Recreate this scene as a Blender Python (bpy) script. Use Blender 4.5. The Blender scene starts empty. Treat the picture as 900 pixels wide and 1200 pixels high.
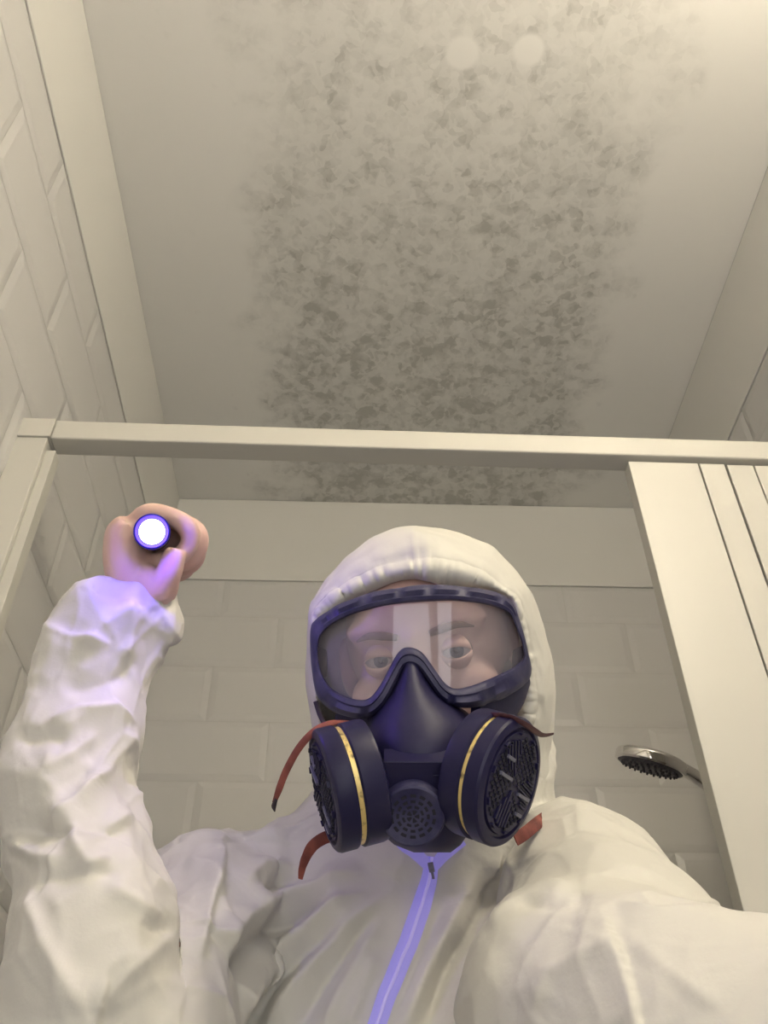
import bpy, bmesh, math, random
import numpy as np
from mathutils import Vector, Matrix, noise
from mathutils.bvhtree import BVHTree
random.seed(7)
S = bpy.context.scene
C = S.collection
PI = math.pi

# ------------------------------------------------------------------ camera, world, lights, exposure
CZ = 1.12
CAMPOS = Vector((0, 0, CZ))
PITCH, YAW, ROLL, FPX = 0.7308, 0.0373, -0.0046, 1071.8
fw = Vector((math.sin(YAW)*math.cos(PITCH), math.cos(YAW)*math.cos(PITCH), math.sin(PITCH)))
r0 = Vector((math.cos(YAW), -math.sin(YAW), 0))
u0 = r0.cross(fw)
rt = r0*math.cos(ROLL) + u0*math.sin(ROLL)
up = -r0*math.sin(ROLL) + u0*math.cos(ROLL)
cam_d = bpy.data.cameras.new('camera')
cam_d.sensor_fit = 'VERTICAL'; cam_d.sensor_height = 24; cam_d.sensor_width = 18
cam_d.lens = FPX/1200*24
cam_d.clip_start = 0.01
cam = bpy.data.objects.new('camera', cam_d); C.objects.link(cam)
cam.matrix_world = Matrix(((rt.x, up.x, -fw.x, 0), (rt.y, up.y, -fw.y, 0), (rt.z, up.z, -fw.z, CZ), (0, 0, 0, 1)))
S.camera = cam
w = bpy.data.worlds.new('world'); S.world = w; w.use_nodes = True
w.node_tree.nodes['Background'].inputs[0].default_value = (1.0, 0.93, 0.80, 1)
w.node_tree.nodes['Background'].inputs[1].default_value = 0.35
def area(name, loc, tgt, size, power, col, spread=PI):
    l = bpy.data.lights.new(name, 'AREA'); l.shape = 'DISK'; l.size = size; l.energy = power; l.color = col; l.spread = spread
    o = bpy.data.objects.new(name, l); C.objects.link(o); o.location = loc
    o.rotation_euler = (Vector(tgt)-Vector(loc)).to_track_quat('-Z', 'Y').to_euler(); return o
H = 1.6634 + CZ
S.view_settings.view_transform = 'Standard'; S.view_settings.look = 'None'
S.view_settings.gamma = 1; S.view_settings.use_curve_mapping = False
S.view_settings.exposure = 0.18

def P(px, py, d):
    """point seen at (px, py) of the 900x1200 frame, d metres deep"""
    return CAMPOS + d*(fw + rt*((px-450)/FPX) + up*((600-py)/FPX))
def V(a, b, c):  # direction in camera axes: right, up, toward the camera
    return (rt*a + up*b - fw*c).normalized()

# ------------------------------------------------------------------ materials
def mat(name, col, rough=0.5, metal=0.0, spec=0.5, emit=None, es=0.0, coat=0.0, sheen=0.0, sss=0.0):
    m = bpy.data.materials.new(name); m.use_nodes = True
    b = m.node_tree.nodes['Principled BSDF']
    b.inputs['Base Color'].default_value = (*col, 1); b.inputs['Roughness'].default_value = rough
    b.inputs['Metallic'].default_value = metal; b.inputs['Specular IOR Level'].default_value = spec
    b.inputs['Coat Weight'].default_value = coat; b.inputs['Sheen Weight'].default_value = sheen
    if sss:
        b.inputs['Subsurface Weight'].default_value = sss; b.inputs['Subsurface Radius'].default_value = (0.01, 0.004, 0.002)
    if emit:
        b.inputs['Emission Color'].default_value = (*emit, 1); b.inputs['Emission Strength'].default_value = es
    return m
def N(m, t, **kw):
    n = m.node_tree.nodes.new(t)
    for k, v in kw.items():
        if k in n.inputs: n.inputs[k].default_value = v
        else: setattr(n, k, v)
    return n
def L(m, a, b): m.node_tree.links.new(a, b)
def bump(m, scale, strength, dist=0.002, detail=4, tex='ShaderNodeTexNoise', coord='Object'):
    tc = N(m, 'ShaderNodeTexCoord'); t = N(m, tex); t.inputs['Scale'].default_value = scale
    if 'Detail' in t.inputs: t.inputs['Detail'].default_value = detail
    b = N(m, 'ShaderNodeBump'); b.inputs['Strength'].default_value = strength; b.inputs['Distance'].default_value = dist
    L(m, tc.outputs[coord], t.inputs['Vector'])
    L(m, t.outputs['Fac'] if 'Fac' in t.outputs else t.outputs['Distance'], b.inputs['Height'])
    L(m, b.outputs[0], m.node_tree.nodes['Principled BSDF'].inputs['Normal'])
def vary(m, c1, c2, scale, lo=0.35, hi=0.65, detail=3):
    tc = N(m, 'ShaderNodeTexCoord'); t = N(m, 'ShaderNodeTexNoise'); t.inputs['Scale'].default_value = scale; t.inputs['Detail'].default_value = detail
    r = N(m, 'ShaderNodeValToRGB'); r.color_ramp.elements[0].color = (*c1, 1); r.color_ramp.elements[1].color = (*c2, 1)
    r.color_ramp.elements[0].position = lo; r.color_ramp.elements[1].position = hi
    L(m, tc.outputs['Object'], t.inputs['Vector']); L(m, t.outputs['Fac'], r.inputs[0]); L(m, r.outputs[0], m.node_tree.nodes['Principled BSDF'].inputs['Base Color'])

M = {}
M['tile'] = mat('glazed_tile', (0.60, 0.59, 0.575), 0.3, spec=0.35); bump(M['tile'], 6, 0.15, 0.004, 2)
M['grout'] = mat('tile_grout', (0.66, 0.64, 0.60), 0.8); vary(M['grout'], (0.54, 0.53, 0.51), (0.59, 0.58, 0.56), 30)
M['paint'] = mat('white_trim_panel', (0.68, 0.67, 0.635), 0.45); bump(M['paint'], 40, 0.05, 0.001)
M['frame'] = mat('white_coated_frame', (0.57, 0.555, 0.50), 0.38); bump(M['frame'], 120, 0.03, 0.0005)
M['frame_dark'] = mat('dark_gap_fill', (0.12, 0.11, 0.12), 0.6); bump(M['frame_dark'], 60, 0.1, 0.001)  # dark tone filling the door panel gaps and the ceiling joint
M['floor'] = mat('floor_vinyl', (0.42, 0.39, 0.34), 0.5); vary(M['floor'], (0.38, 0.35, 0.30), (0.46, 0.43, 0.38), 5)
M['suit'] = mat('nonwoven_coverall', (0.66, 0.64, 0.575), 0.55, spec=0.25, sheen=0.1)
M['skin'] = mat('skin', (0.70, 0.47, 0.40), 0.5, sss=0.12); vary(M['skin'], (0.66, 0.42, 0.36), (0.74, 0.51, 0.44), 22); bump(M['skin'], 300, 0.15, 0.0006)
M['rubber'] = mat('veil_tinted_rubber', (0.022, 0.019, 0.062), 0.5, spec=0.35); vary(M['rubber'], (0.011, 0.009, 0.045), (0.019, 0.016, 0.062), 30); bump(M['rubber'], 180, 0.15, 0.0006)  # black rubber with a blue flare veil painted into its colour
M['gframe'] = mat('goggle_rubber', (0.035, 0.032, 0.085), 0.5, spec=0.4); vary(M['gframe'], (0.022, 0.020, 0.072), (0.060, 0.056, 0.115), 60); bump(M['gframe'], 220, 0.25, 0.0008)  # blue of the flare veil painted in here too
M['plastic'] = mat('veil_tinted_plastic', (0.012, 0.010, 0.045), 0.38, spec=0.3); bump(M['plastic'], 150, 0.08, 0.0005)  # black plastic, tinted with the same painted blue veil
M['hole'] = mat('filter_recess', (0.008, 0.008, 0.02), 0.7); bump(M['hole'], 90, 0.1, 0.0005)
M['rib'] = mat('highlight_rib_plastic', (0.12, 0.12, 0.17), 0.3); bump(M['rib'], 150, 0.08, 0.0005)  # lighter grey paints highlights onto the filter face bars
M['gold'] = mat('gold_label_band', (0.75, 0.55, 0.20), 0.35, metal=0.6)
M['strap'] = mat('red_elastic', (0.22, 0.05, 0.035), 0.7); vary(M['strap'], (0.14, 0.03, 0.026), (0.27, 0.07, 0.05), 70); bump(M['strap'], 600, 0.4, 0.0005, tex='ShaderNodeTexWave')
M['strap_dark'] = mat('dark_strap', (0.03, 0.02, 0.03), 0.7); bump(M['strap_dark'], 300, 0.3, 0.0005)
M['chrome'] = mat('chrome', (0.82, 0.80, 0.78), 0.08, metal=1.0); bump(M['chrome'], 15, 0.03, 0.001)
M['nozzle'] = mat('grey_nozzle_rubber', (0.07, 0.065, 0.085), 0.45); bump(M['nozzle'], 150, 0.1, 0.0005)
M['torch'] = mat('torch_metal', (0.02, 0.02, 0.05), 0.3, metal=0.5); bump(M['torch'], 250, 0.2, 0.0005)
M['torch_lens'] = mat('lit_torch_lens', (1, 1, 1), 0.2, emit=(0.62, 0.52, 1.0), es=8)
M['zip'] = mat('uv_glow_zip_tape', (0.42, 0.40, 0.80), 0.6, emit=(0.30, 0.22, 1.0), es=0.16); bump(M['zip'], 500, 0.3, 0.0006)  # violet UV fluorescence put into the base colour and emission
M['teeth'] = mat('zip_teeth', (0.55, 0.52, 0.85), 0.4, emit=(0.45, 0.36, 1.0), es=0.2); bump(M['teeth'], 700, 0.5, 0.0006)  # teeth carry the same painted UV glow
M['pull'] = mat('zip_slider_metal', (0.25, 0.25, 0.32), 0.35, metal=0.8); bump(M['pull'], 200, 0.1, 0.0005)
M['sclera'] = mat('eye_white', (0.42, 0.36, 0.34), 0.25); bump(M['sclera'], 60, 0.02, 0.0003)
M['iris'] = mat('blue_grey_iris', (0.08, 0.09, 0.11), 0.2); bump(M['iris'], 400, 0.1, 0.0003)
M['pupil'] = mat('pupil', (0.01, 0.01, 0.012), 0.1)
M['brow'] = mat('brown_brow_hair', (0.26, 0.17, 0.13), 0.8); bump(M['brow'], 500, 0.6, 0.001)
M['boot'] = mat('boot_rubber', (0.05, 0.05, 0.05), 0.5); bump(M['boot'], 60, 0.1, 0.001)
M['fill_glow'] = mat('fill_pane_glow', (0.7, 0.7, 0.7), 0.4, emit=(0.95, 0.95, 1.0), es=2.4)  # added glow for frontal fill from behind the camera
M['lamp'] = mat('lamp_diffuser', (1, 1, 1), 0.5, emit=(1.0, 0.89, 0.69), es=30)
# coverall: fine crinkle bump
def crinkle(m):
    tc = N(m, 'ShaderNodeTexCoord')
    n1 = N(m, 'ShaderNodeTexNoise'); n1.inputs['Scale'].default_value = 16; n1.inputs['Detail'].default_value = 5; n1.inputs['Distortion'].default_value = 0.6
    n1.noise_type = 'RIDGED_MULTIFRACTAL'
    n2 = N(m, 'ShaderNodeTexNoise'); n2.inputs['Scale'].default_value = 420; n2.inputs['Detail'].default_value = 2
    b1 = N(m, 'ShaderNodeBump'); b1.inputs['Strength'].default_value = 0.5; b1.inputs['Distance'].default_value = 0.004
    b2 = N(m, 'ShaderNodeBump'); b2.inputs['Strength'].default_value = 0.12; b2.inputs['Distance'].default_value = 0.0008
    L(m, tc.outputs['Object'], n1.inputs['Vector']); L(m, tc.outputs['Object'], n2.inputs['Vector'])
    L(m, n1.outputs['Fac'], b1.inputs['Height']); L(m, n2.outputs['Fac'], b2.inputs['Height'])
    L(m, b1.outputs[0], b2.inputs['Normal']); L(m, b2.outputs[0], m.node_tree.nodes['Principled BSDF'].inputs['Normal'])
crinkle(M['suit'])
# goggle lens: clear, pale painted haze mixed in, reflecting the room behind the camera
m = bpy.data.materials.new('hazed_clear_lens'); m.use_nodes = True; M['lens'] = m
nt = m.node_tree; nt.nodes.remove(nt.nodes['Principled BSDF']); out = nt.nodes['Material Output']
tr = N(m, 'ShaderNodeBsdfTransparent'); gl = N(m, 'ShaderNodeBsdfGlossy'); gl.inputs['Roughness'].default_value = 0.03
haze = N(m, 'ShaderNodeBsdfDiffuse'); haze.inputs['Color'].default_value = (0.72, 0.66, 0.74, 1)
mx1 = N(m, 'ShaderNodeMixShader'); mx1.inputs[0].default_value = 0.19
mx2 = N(m, 'ShaderNodeMixShader'); mx2.inputs[0].default_value = 0.06
tr.inputs['Color'].default_value = (0.96, 0.96, 0.98, 1)
L(m, tr.outputs[0], mx1.inputs[1]); L(m, haze.outputs[0], mx1.inputs[2]); L(m, mx1.outputs[0], mx2.inputs[1]); L(m, gl.outputs[0], mx2.inputs[2]); L(m, mx2.outputs[0], out.inputs[0])
# ceiling with a strip of mottled mould
m = mat('mouldy_ceiling', (0.7, 0.7, 0.6), 0.5); M['ceiling'] = m
tc = N(m, 'ShaderNodeTexCoord'); sx = N(m, 'ShaderNodeSeparateXYZ'); L(m, tc.outputs['Object'], sx.inputs[0])
def math_(op, a, b=None, c=None, clamp=False):
    n = N(m, 'ShaderNodeMath', operation=op); n.use_clamp = clamp
    for i, v in enumerate((a, b, c)):
        if v is None: continue
        if isinstance(v, (int, float)): n.inputs[i].default_value = v
        else: L(m, v, n.inputs[i])
    return n.outputs[0]
def smooth(v, a, b): 
    n = N(m, 'ShaderNodeMapRange'); n.interpolation_type = 'SMOOTHSTEP'; L(m, v, n.inputs[0]); n.inputs[1].default_value = a; n.inputs[2].default_value = b
    return n.outputs[0]
nz = N(m, 'ShaderNodeTexNoise'); nz.inputs['Scale'].default_value = 7; nz.inputs['Detail'].default_value = 6; L(m, tc.outputs['Object'], nz.inputs['Vector'])
warp = math_('MULTIPLY', math_('SUBTRACT', nz.outputs['Fac'], 0.5), 0.34)
xx = math_('ADD', sx.outputs[0], warp)
mask = math_('MULTIPLY', smooth(xx, -0.26, -0.12), math_('SUBTRACT', 1.0, smooth(xx, 0.46, 0.60)))
dens = math_('MULTIPLY_ADD', smooth(sx.outputs[1], 0.5, 1.45), 0.55, 0.45)
dist = N(m, 'ShaderNodeTexNoise'); dist.inputs['Scale'].default_value = 45; dist.inputs['Detail'].default_value = 2; L(m, tc.outputs['Object'], dist.inputs['Vector'])
vm = N(m, 'ShaderNodeVectorMath', operation='MULTIPLY_ADD'); L(m, dist.outputs['Color'], vm.inputs[0]); vm.inputs[1].default_value = (0.022, 0.022, 0.0); L(m, tc.outputs['Object'], vm.inputs[2])
spots = None
for sc_, lo, hi, wt in ((58, 0.45, 0.95, 0.42), (34, 0.5, 1.0, 0.40), (105, 0.5, 1.0, 0.30)):
    vo = N(m, 'ShaderNodeTexVoronoi'); vo.inputs['Scale'].default_value = sc_; L(m, vm.outputs[0], vo.inputs['Vector'])
    sp = N(m, 'ShaderNodeSeparateColor'); L(m, vo.outputs['Color'], sp.inputs[0])
    v = math_('MULTIPLY', smooth(sp.outputs[0], lo, hi), wt)
    spots = v if spots is None else math_('ADD', spots, v)
n3 = N(m, 'ShaderNodeTexNoise'); n3.inputs['Scale'].default_value = 22; n3.inputs['Detail'].default_value = 4; L(m, tc.outputs['Object'], n3.inputs['Vector'])
spots = math_('MULTIPLY', spots, math_('MULTIPLY_ADD', smooth(n3.outputs['Fac'], 0.35, 0.65), 0.8, 0.45))
base_film = math_('MULTIPLY_ADD', smooth(n3.outputs['Fac'], 0.3, 0.7), 0.20, 0.30)
amt = math_('MULTIPLY', math_('MULTIPLY', math_('ADD', spots, base_film), mask), dens, clamp=True)
# sparse specks beyond the strip
vs = N(m, 'ShaderNodeTexVoronoi'); vs.inputs['Scale'].default_value = 26; L(m, vm.outputs[0], vs.inputs['Vector'])
spk = math_('MULTIPLY', math_('SUBTRACT', 1.0, smooth(vs.outputs['Distance'], 0.05, 0.22)), smooth(math_('MULTIPLY', smooth(xx, -0.5, -0.1), math_('SUBTRACT', 1.0, smooth(xx, 0.5, 0.72))), 0.0, 1.0))
spv = N(m, 'ShaderNodeSeparateColor'); L(m, vs.outputs['Color'], spv.inputs[0])
spk = math_('MULTIPLY', math_('MULTIPLY', spk, smooth(spv.outputs[1], 0.6, 0.9)), 0.28)
amt = math_('MAXIMUM', amt, spk)
# two pale round spots without mould
for cx, cy, r_ in ((0.165, 0.649, 0.028), (0.281, 0.64, 0.026)):
    dx = math_('SUBTRACT', sx.outputs[0], cx); dy = math_('SUBTRACT', sx.outputs[1], cy)
    dd = math_('SQRT', math_('ADD', math_('MULTIPLY', dx, dx), math_('MULTIPLY', dy, dy)))
    amt = math_('MULTIPLY', amt, smooth(dd, r_*0.8, r_*1.25))
mc = N(m, 'ShaderNodeMix'); mc.data_type = 'RGBA'; mc.inputs[6].default_value = (0.79, 0.78, 0.745, 1); mc.inputs[7].default_value = (0.44, 0.435, 0.405, 1)
L(m, amt, mc.inputs[0]); L(m, mc.outputs[2], m.node_tree.nodes['Principled BSDF'].inputs['Base Color'])
# gold band: printed flecks
m = M['gold']; vary(m, (0.16, 0.10, 0.06), (0.85, 0.66, 0.26), 130, 0.30, 0.46)

# ------------------------------------------------------------------ mesh helpers
class MB:
    def __init__(s): s.v = []; s.f = []; s.mi = []
    def add(s, vs, fs, mi=0):
        b = len(s.v); s.v += [Vector(q) for q in vs]
        for f in fs: s.f.append([b+i for i in f]); s.mi.append(mi)
    def box(s, a, b, mi=0, fr=None):
        x0, y0, z0 = a; x1, y1, z1 = b
        vs = [Vector(q) for q in ((x0,y0,z0),(x1,y0,z0),(x1,y1,z0),(x0,y1,z0),(x0,y0,z1),(x1,y0,z1),(x1,y1,z1),(x0,y1,z1))]
        if fr: vs = [fr @ q for q in vs]
        s.add(vs, [(0,3,2,1),(4,5,6,7),(0,1,5,4),(1,2,6,5),(2,3,7,6),(3,0,4,7)], mi)
    def loft(s, rings, mi=0, cap=True, closed=True):
        n = len(rings[0]); b = len(s.v)
        for r in rings: s.v += [Vector(q) for q in r]
        for i in range(len(rings)-1):
            for j in range(n if closed else n-1):
                k = (j+1) % n
                s.f.append([b+i*n+j, b+i*n+k, b+(i+1)*n+k, b+(i+1)*n+j]); s.mi.append(mi)
        if cap:
            s.f.append([b+j for j in range(n)][::-1]); s.mi.append(mi)
            s.f.append([b+(len(rings)-1)*n+j for j in range(n)]); s.mi.append(mi)
    def ell(s, c, rx, ry, rz, fr=None, mi=0, nu=20, nv=14):
        rings = []
        for i in range(1, nv):
            t = PI*i/nv; rings.append([Vector((rx*math.sin(t)*math.cos(2*PI*j/nu), ry*math.sin(t)*math.sin(2*PI*j/nu), rz*math.cos(t)))+Vector(c) for j in range(nu)])
        if fr: rings = [[fr @ q for q in r] for r in rings]
        s.loft(rings[::-1], mi)
    def tube(s, pts, rad, n=16, mi=0, sub=4, flat=None, ref=None):
        """smooth tube; rad scalar per point or (rx, ry) with ref the rx direction"""
        pts = [Vector(p) for p in pts]
        rad = [(r, r) if isinstance(r, (int, float)) else r for r in rad]
        q = []; rr = []
        m_ = len(pts)
        for i in range(m_-1):
            p0 = pts[max(i-1, 0)]; p1 = pts[i]; p2 = pts[i+1]; p3 = pts[min(i+2, m_-1)]
            for k in range(sub):
                t = k/sub; t2 = t*t; t3 = t2*t
                q.append(0.5*((2*p1)+(-p0+p2)*t+(2*p0-5*p1+4*p2-p3)*t2+(-p0+3*p1-3*p2+p3)*t3))
                e = t*t*(3-2*t)
                rr.append((rad[i][0]*(1-e)+rad[i+1][0]*e, rad[i][1]*(1-e)+rad[i+1][1]*e))
        q.append(pts[-1]); rr.append(rad[-1])
        rings = []; side = None
        for i, p in enumerate(q):
            t = (q[min(i+1, len(q)-1)]-q[max(i-1, 0)]).normalized()
            if ref is not None: a = Vector(ref)
            elif side is None: a = Vector((0, 0, 1)) if abs(t.z) < 0.9 else Vector((1, 0, 0))
            else: a = side
            a = (a - t*a.dot(t)).normalized(); side = a; b = t.cross(a)
            rings.append([p+a*rr[i][0]*math.cos(2*PI*j/n)+b*rr[i][1]*math.sin(2*PI*j/n) for j in range(n)])
        s.loft(rings, mi)
    def lathe(s, prof, fr, n=48, mi=0, cap=False):
        """prof: (radius, height) pairs; axis = local z of fr; mi may be a list per segment"""
        rings = [[fr @ Vector((max(r, 1e-5)*math.cos(2*PI*j/n), max(r, 1e-5)*math.sin(2*PI*j/n), h)) for j in range(n)] for r, h in prof]
        if isinstance(mi, int): s.loft(rings, mi, cap)
        else:
            for i in range(len(rings)-1): s.loft(rings[i:i+2], mi[i], False)
    def build(s, name, mats, parent=None, smooth=True, bevel=0, angle=40, recalc=True):
        me = bpy.data.meshes.new(name)
        me.from_pydata([tuple(v) for v in s.v], [], s.f)
        if not isinstance(mats, (list, tuple)): mats = [mats]
        for k in mats: me.materials.append(M[k])
        me.polygons.foreach_set('material_index', s.mi)
        if recalc:
            bm = bmesh.new(); bm.from_mesh(me); bmesh.ops.recalc_face_normals(bm, faces=bm.faces)
            bm.to_mesh(me); bm.free()
        if smooth:
            me.polygons.foreach_set('use_smooth', [True]*len(me.polygons))
            me.set_sharp_from_angle(angle=math.radians(angle))
        me.update()
        o = bpy.data.objects.new(name, me); C.objects.link(o)
        if bevel:
            b = o.modifiers.new('bevel', 'BEVEL'); b.width = bevel; b.segments = 2; b.limit_method = 'ANGLE'
        if parent: attach(o, parent)
        return o
def attach(o, parent):
    o.parent = parent; o.matrix_parent_inverse = parent.matrix_basis.inverted()
def tag(o, label=None, cat=None, group=None, kind=None):
    if label: o['label'] = label
    if cat: o['category'] = cat
    if group: o['group'] = group
    if kind: o['kind'] = kind
    return o
def empty(name, loc, label, cat):
    o = bpy.data.objects.new(name, None); C.objects.link(o); o.location = loc; o.empty_display_size = 0.05
    return tag(o, label, cat)
def struct(o): o['kind'] = 'structure'; return o
def frame(c, z, x=None):
    z = Vector(z).normalized(); x = Vector(x) if x is not None else (Vector((1, 0, 0)) if abs(z.x) < 0.9 else Vector((0, 1, 0)))
    x = (x - z*x.dot(z)).normalized(); y = z.cross(x); c = Vector(c)
    return Matrix(((x.x, y.x, z.x, c.x), (x.y, y.y, z.y, c.y), (x.z, y.z, z.z, c.z), (0, 0, 0, 1)))
def remesh(o, voxel, smooth_it=4):
    md = o.modifiers.new('r', 'REMESH'); md.mode = 'VOXEL'; md.voxel_size = voxel
    if smooth_it:
        sm = o.modifiers.new('s', 'SMOOTH'); sm.factor = 0.5; sm.iterations = smooth_it
    dg = bpy.context.evaluated_depsgraph_get(); me = bpy.data.meshes.new_from_object(o.evaluated_get(dg))
    o.modifiers.clear(); old = o.data; o.data = me; nm = old.name; bpy.data.meshes.remove(old); me.name = nm
    me.polygons.foreach_set('use_smooth', [True]*len(me.polygons))
    return o

# ------------------------------------------------------------------ room shell
XL, XR, YB, YN = -0.4833, 0.7746, 1.8218, -1.0
BAND = H - 0.270
TP, TW = 0.1405, 0.2805
def tile_wall(name, fn, u0_, u1_, phase, ztop):
    """bevelled half-bond tiles; fn(u, z, h) -> world, h out of the wall"""
    mb = MB()
    g, bv, th = 0.0007, 0.015, 0.0025
    k = 0; z1 = ztop; zref = 1.284 + CZ
    rows = []
    z = zref
    rows.append((zref, BAND))
    while z > 0.0: rows.append((max(z-TP, 0), z)); z -= TP
    for ri, (za, zb) in enumerate(rows):
        par = ri % 2
        ph = phase + (TW/2 if par else 0)
        i0 = math.floor((u0_-ph)/TW)-1
        for i in range(i0, i0+60):
            ua = max(ph+i*TW, u0_); ub = min(ph+(i+1)*TW, u1_)
            if ub-ua < 0.03: continue
            if ua >= u1_: break
            a, b, c, d = ua+g, ub-g, za+g, zb-g
            bb = min(bv, (b-a)*.3, (d-c)*.3)
            out = [fn(x, y, 0.0006) for x, y in ((a, c), (b, c), (b, d), (a, d))]
            top = [fn(x, y, th+0.0006) for x, y in ((a+bb, c+bb), (b-bb, c+bb), (b-bb, d-bb), (a+bb, d-bb))]
            mb.add(out+top, [(4,5,6,7),(0,1,5,4),(1,2,6,5),(2,3,7,6),(3,0,4,7)], 0)
    back = [fn(x, y, h) for h in (0.0, -0.08) for x, y in ((u0_, 0), (u1_, 0), (u1_, H), (u0_, H))]
    mb.add(back, [(0,1,2,3),(7,6,5,4),(0,4,5,1),(1,5,6,2),(2,6,7,3),(3,7,4,0)], 1)
    o = mb.build(name, ['tile', 'grout'], smooth=False, recalc=True); return struct(o)
tile_wall('wall_left', lambda u, z, h: Vector((XL+h, u, z)), YN, YB, 0.872-TW*10+TW/2, BAND)
tile_wall('wall_right', lambda u, z, h: Vector((XR-h, u, z)), YN, YB, 0.80-TW*10+TW/2, BAND)
tile_wall('wall_back', lambda u, z, h: Vector((u, YB-h, z)), XL, XR, 0.2335-TW*8, BAND)
mb = MB(); mb.box((XL-0.08, YN, -0.05), (XR+0.08, YB+0.08, 0)); struct(mb.build('floor', 'floor', smooth=False))
mb = MB(); mb.box((XL+0.003, YN, H), (XR-0.003, YB-0.003, H+0.05)); struct(mb.build('ceiling', 'ceiling', smooth=False))
# dark slab, its colour painting the shade in the joint above the coving panels
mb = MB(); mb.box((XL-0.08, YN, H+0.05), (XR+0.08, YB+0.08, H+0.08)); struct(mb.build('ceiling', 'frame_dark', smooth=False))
mb = MB(); mb.box((XL, YN, BAND), (XL+0.004, YB-0.007, H-0.0015)); struct(mb.build('trim_1', 'paint', smooth=False, bevel=0.0015))
mb = MB(); mb.box((XR-0.004, YN, BAND), (XR, YB-0.007, H-0.0015)); struct(mb.build('trim_2', 'paint', smooth=False, bevel=0.0015))
mb = MB(); mb.box((XL, YB-0.006, BAND), (XR, YB, H-0.0015)); struct(mb.build('trim_3', 'paint', smooth=False, bevel=0.0015))
# near wall with a door, behind the camera
mb = MB(); mb.box((XL-0.08, YN-0.1, 0), (-0.25, YN, H)); mb.box((0.55, YN-0.1, 0), (XR+0.08, YN, H)); mb.box((-0.25, YN-0.1, 2.03), (0.55, YN, H))
struct(mb.build('wall_front', 'paint', smooth=False))
mb = MB(); mb.box((-0.25, YN-0.07, 0.005), (0.55, YN-0.03, 2.03))
dr_ = struct(mb.build('door_1', 'frame', smooth=False, bevel=0.004))
for (x0, x1) in ((-0.17, 0.10), (0.20, 0.47)):
    mb = MB(); mb.box((x0, YN-0.031, 0.15), (x1, YN-0.024, 1.92)); mb.build('fill_pane', 'fill_glow', dr_, smooth=False)  # unseen glowing panes added for fill light and lens reflections

# ------------------------------------------------------------------ shower enclosure
ZB, ZT, YR = 0.9293+CZ, 0.9659+CZ, 0.90
enc = empty('shower_enclosure', (0.15, YR, 0), 'white framed shower enclosure with flat top rail and narrow post against the left wall', 'shower enclosure')
def sl(x): return -0.010*(x-0.05)      # the rail drops slightly to the right
mb = MB()
x0, x1 = -0.434, XR-0.001
mb.add([(x0,YR,ZB+sl(x0)),(x1,YR,ZB+sl(x1)),(x1,YR+0.034,ZB+sl(x1)),(x0,YR+0.034,ZB+sl(x0)),(x0,YR,ZT+sl(x0)),(x1,YR,ZT+sl(x1)),(x1,YR+0.034,ZT+sl(x1)),(x0,YR+0.034,ZT+sl(x0))],
       [(0,3,2,1),(4,5,6,7),(0,1,5,4),(1,2,6,5),(2,3,7,6),(3,0,4,7)])
mb.build('top_rail', 'frame', enc, smooth=False, bevel=0.0025)
mb = MB(); mb.box((XL+0.0015, YR-0.002, ZB+0.0065), (-0.4345, YR+0.036, ZT+0.006)); mb.build('corner_cap', 'frame', enc, smooth=False, bevel=0.001)
mb = MB(); mb.box((XL+0.0015, YR, 0.002), (-0.4375, YR+0.034, ZB+0.0055)); mb.build('wall_post', 'frame', enc, smooth=False, bevel=0.0015)
mb = MB(); mb.box((-0.4375, YR+0.008, 0.002), (-0.424, YR+0.030, ZB-0.012)); mb.build('strike_channel', 'frame', enc, smooth=False, bevel=0.001)
mb = MB(); mb.box((-0.436, YR, 0.002), (XR-0.006, YR+0.034, 0.03)); mb.build('bottom_rail', 'frame', enc, smooth=False, bevel=0.002)
door = empty('folding_shower_door', (0.57, YR, 0.03), 'wide white panel shower door folded open at the right under the top rail', 'shower door')
YD = YR+0.006; zt = ZB-0.007
def stile(a, b, y0, y1, nm='door_panel'):
    mb = MB()
    mb.add([(a,y0,0.032),(b,y0,0.032),(b,y1,0.032),(a,y1,0.032),(a,y0,zt+sl(a)),(b,y0,zt+sl(b)),(b,y1,zt+sl(b)),(a,y1,zt+sl(a))],
       [(0,3,2,1),(4,5,6,7),(0,1,5,4),(1,2,6,5),(2,3,7,6),(3,0,4,7)])
    mb.build(nm, 'frame', door, smooth=False, bevel=0.0012)
stile(0.381, 0.4805, YD, YD+0.024)
stile(0.4830, 0.5185, YD, YD+0.024, 'door_stile')
stile(0.5225, 0.560, YD+0.001, YD+0.024, 'door_stile')
stile(0.5620, 0.700, YD+0.001, YD+0.024)
stile(0.702, 0.766, YD, YD+0.024, 'door_stile')
mb = MB(); mb.box((0.390, YD+0.008, 0.034), (0.76, YD+0.022, zt-0.012)); mb.build('dark_core', 'frame_dark', door, smooth=False)  # dark core behind the panels makes their gaps read dark

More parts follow.
